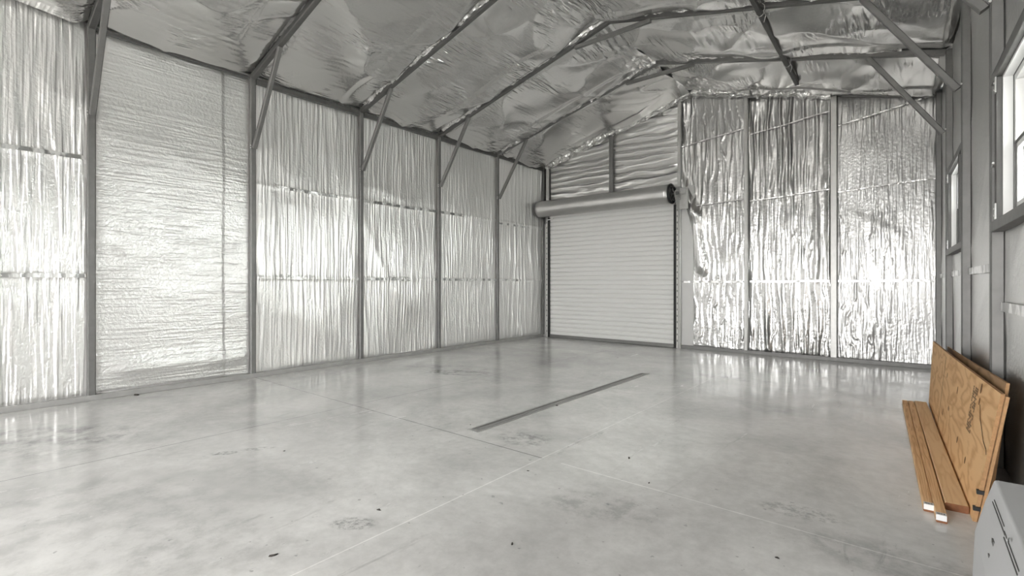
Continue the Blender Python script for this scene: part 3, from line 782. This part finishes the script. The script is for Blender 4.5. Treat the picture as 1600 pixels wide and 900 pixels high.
ply('plywood_sheet', (.205, 6.22, .001), (.285, 3.40, .001), (.252, 6.22, .56), (.355, 3.40, .668), .013, PLY_B, 'dull brown plywood sheet at the back, closest to the wall, highest at its near end')
# stamp, crack, plugs on the front sheet
def on_ply(u, v, off=-.0015):
    a, b, c, d = [Vector(q) for q in (FB, NB, ft, nt_)]
    return (a*(1-u)+b*u)*(1-v)+(c*(1-u)+d*u)*v - pn*(.006*math.sin(u*math.pi)) + pn*off
mb = MB()
random.seed(3)
v = .50
while v < .90:
    hh = random.uniform(.012, .022)
    for cidx in range(5):
        if random.random() < .8:
            u0 = .792+cidx*.0095; q = [on_ply(u0, v), on_ply(u0+.0075, v), on_ply(u0+.0075, v+hh), on_ply(u0, v+hh)]
            q2 = [p+pn*-.0006 for p in q]; mb.hexa(q+q2)
    v += hh+.004
s_ = mb.build('ink_stamp', plain('faded_stamp_ink', (.27, .17, .09), .8), pl); s_['label'] = 'faded dark ink stamp running up the sheet'
mb = MB()
def strip(pts, wd):
    for (u0, v0), (u1, v1) in zip(pts, pts[1:]):
        a = on_ply(u0, v0); b = on_ply(u1, v1); d = (b-a).normalized(); sd = d.cross(pn).normalized()*wd
        q = [a-sd, a+sd, b+sd, b-sd]; mb.hexa(q+[p-pn*.0008 for p in q])
strip([(.875, .80), (.90, .70), (.92, .66), (.955, .58), (.985, .55), (.995, .52)], .003)
CRACK = plain('dark_crack', (.07, .035, .015), .9); mb.build('crack', CRACK, pl); mb = MB()
strip([(.36, .02), (.37, .3), (.365, .55), (.37, .95)], .0018)
mb.build('face_seam', CRACK, pl)
KNOT = plain('brown_knot', (.20, .095, .035), .7, 0, .3, 60)
for (u, v, a_, b_) in ((.86, .93, .018, .028), (.865, .82, .012, .02), (.62, .72, .012, .025), (.43, .75, .009, .02), (.44, .30, .012, .025), (.72, .3, .012, .02), (.84, .26, .012, .02)):
    mb = MB(); c0 = on_ply(u, v); ex = (on_ply(u+.01, v)-c0).normalized(); ey = (on_ply(u, v+.01)-c0).normalized()
    A = [mb.bm.verts.new(c0+ex*a_*math.cos(t)+ey*b_*math.sin(t)) for t in [i*math.pi/8 for i in range(16)]]
    B = [mb.bm.verts.new(c0-pn*.0007+ex*a_*math.cos(t)+ey*b_*math.sin(t)) for t in [i*math.pi/8 for i in range(16)]]
    mb.bm.faces.new(B); mb.bm.faces.new(A[::-1])
    for i in range(16): mb.bm.faces.new((A[i], A[(i+1) % 16], B[(i+1) % 16], B[i]))
    mb.build('knot', KNOT, pl)
# black clips on the near edge
for v in (.09, .22):
    a = on_ply(1.0, v, 0); c0 = a+Vector((.012, -.006, 0))
    o = MB().box(c0.x-.020, c0.x+.022, c0.y-.006, c0.y+.02, c0.z, c0.z+.018).build('edge_strap', BLACK, loc=tuple(c0))
    tag(o, 'black strap piece on the near edge of the plywood, ' + ('lower of two' if v < .15 else 'upper of two'), 'strap', 'straps on the plywood edge')

# ------------------------------------------------------------------ grey white box by the wall
Y0, Y1 = 2.30, 1.05
prof = [(.160, 0), (.158, .16), (.164, .31), (.190, .42), (.211, .492), (.216, .496), (.36, .496), (.36, 0)]
mb = MB(); mb.prism(prof, 'y', Y1, Y0)
box = mb.build('storage_box', CARD, loc=(.26, 1.7, 0), bevel=.003); tag(box, 'pale grey box with long slots in its side, by the right wall', 'box')
def sidept(y, z):
    for (xa_, za_), (xb_, zb_) in zip(prof, prof[1:]):
        if za_ <= z <= zb_: return xa_+(xb_-xa_)*(z-za_)/(zb_-za_)
mb = MB()
for (za_, yA, yB) in ((.462, 2.19, 1.97), (.452, 2.20, 1.93), (.455, 1.95, 1.70), (.445, 1.93, 1.70)):
    xq = sidept(0, za_); mb.box(xq-.002, xq+.006, yB, yA, za_-.0014, za_+.0014)
mb.box(sidept(0, .39)-.002, .2, 2.00, 2.03, .385, .398); mb.box(sidept(0, .35)-.002, .2, 2.0, 2.015, .348, .356)
mb.build('slot', STEEL_D, box)
mb = MB()
mb.tube([(sidept(0, .458)-.004, 1.86, .468), (sidept(0, .458)-.006, 1.835, .472), (sidept(0, .458)-.004, 1.845, .478)], .003, 6); mb.build('torn_nick', WHITE, box)
mb = MB()
for i in range(5): mb.box(.275+i*.016, .281+i*.016, 1.75, 2.05, .4965, .499)
mb.build('lid_ribs', CARD, box)

# ------------------------------------------------------------------ crumbs on the floor
DEB = [(983, 716, .022, 'dark curled leaf scrap on the bare concrete right of the drain'), (592, 797, .016, 'dark crumb just right of the tyre print on the left floor'),
       (428, 868, .028, 'dark wood splinter on the floor near the bottom edge, left of centre'), (800, 850, .014, 'small dark fleck near the bottom edge beside the white saw cut'),
       (870, 634, .018, 'dark crumb lying on the trench drain'), (825, 736, .010, 'tiny crumb at the crossing of the saw cuts'), (735, 664, .010, 'tiny crumb at the near end of the trench drain'),
       (444, 705, .012, 'dark crumb beside the shoe print on the left floor'), (1014, 755, .010, 'tiny crumb below the white cross joint'), (1214, 872, .012, 'small dark crumb at the bottom edge, right of centre'),
       (965, 559, .014, 'tiny crumb on the floor in front of the roll-up door'), (213, 600, .05, 'dark scrap caught at the foot of the tall foil sheet')]
for (px, py, sz, lab) in DEB:
    x, y = fl(px, py) if py > 610 or px > 900 else ((XL+.02, fl(px, 612)[1]))
    if px == 213: x = XL+.04; y = 1.42
    mb = MB(); bm = mb.bm; n = 7; random.seed(px)
    a0 = random.random()*3
    top = []; bot = []
    for i in range(n):
        a = 2*math.pi*i/n; r = sz*random.uniform(.5, 1)
        ux, uy = math.cos(a)*r, math.sin(a)*r*.45
        X, Y = ux*math.cos(a0)-uy*math.sin(a0), ux*math.sin(a0)+uy*math.cos(a0)
        z = .002+random.uniform(0, .35)*sz
        bot.append(bm.verts.new((x+X, y+Y, .0005))); top.append(bm.verts.new((x+X*.8, y+Y*.8, z)))
    bm.faces.new(top); bm.faces.new(bot[::-1])
    for i in range(n): bm.faces.new((bot[i], bot[(i+1) % n], top[(i+1) % n], top[i]))
    if px == 428:
        for vv in bm.verts: vv.co.x = x+(vv.co.x-x)*.5
    tag(mb.build('floor_debris', DIRT, loc=(x, y, 0 if px != 213 else 0)), lab, 'debris', 'crumbs scattered on the floor')
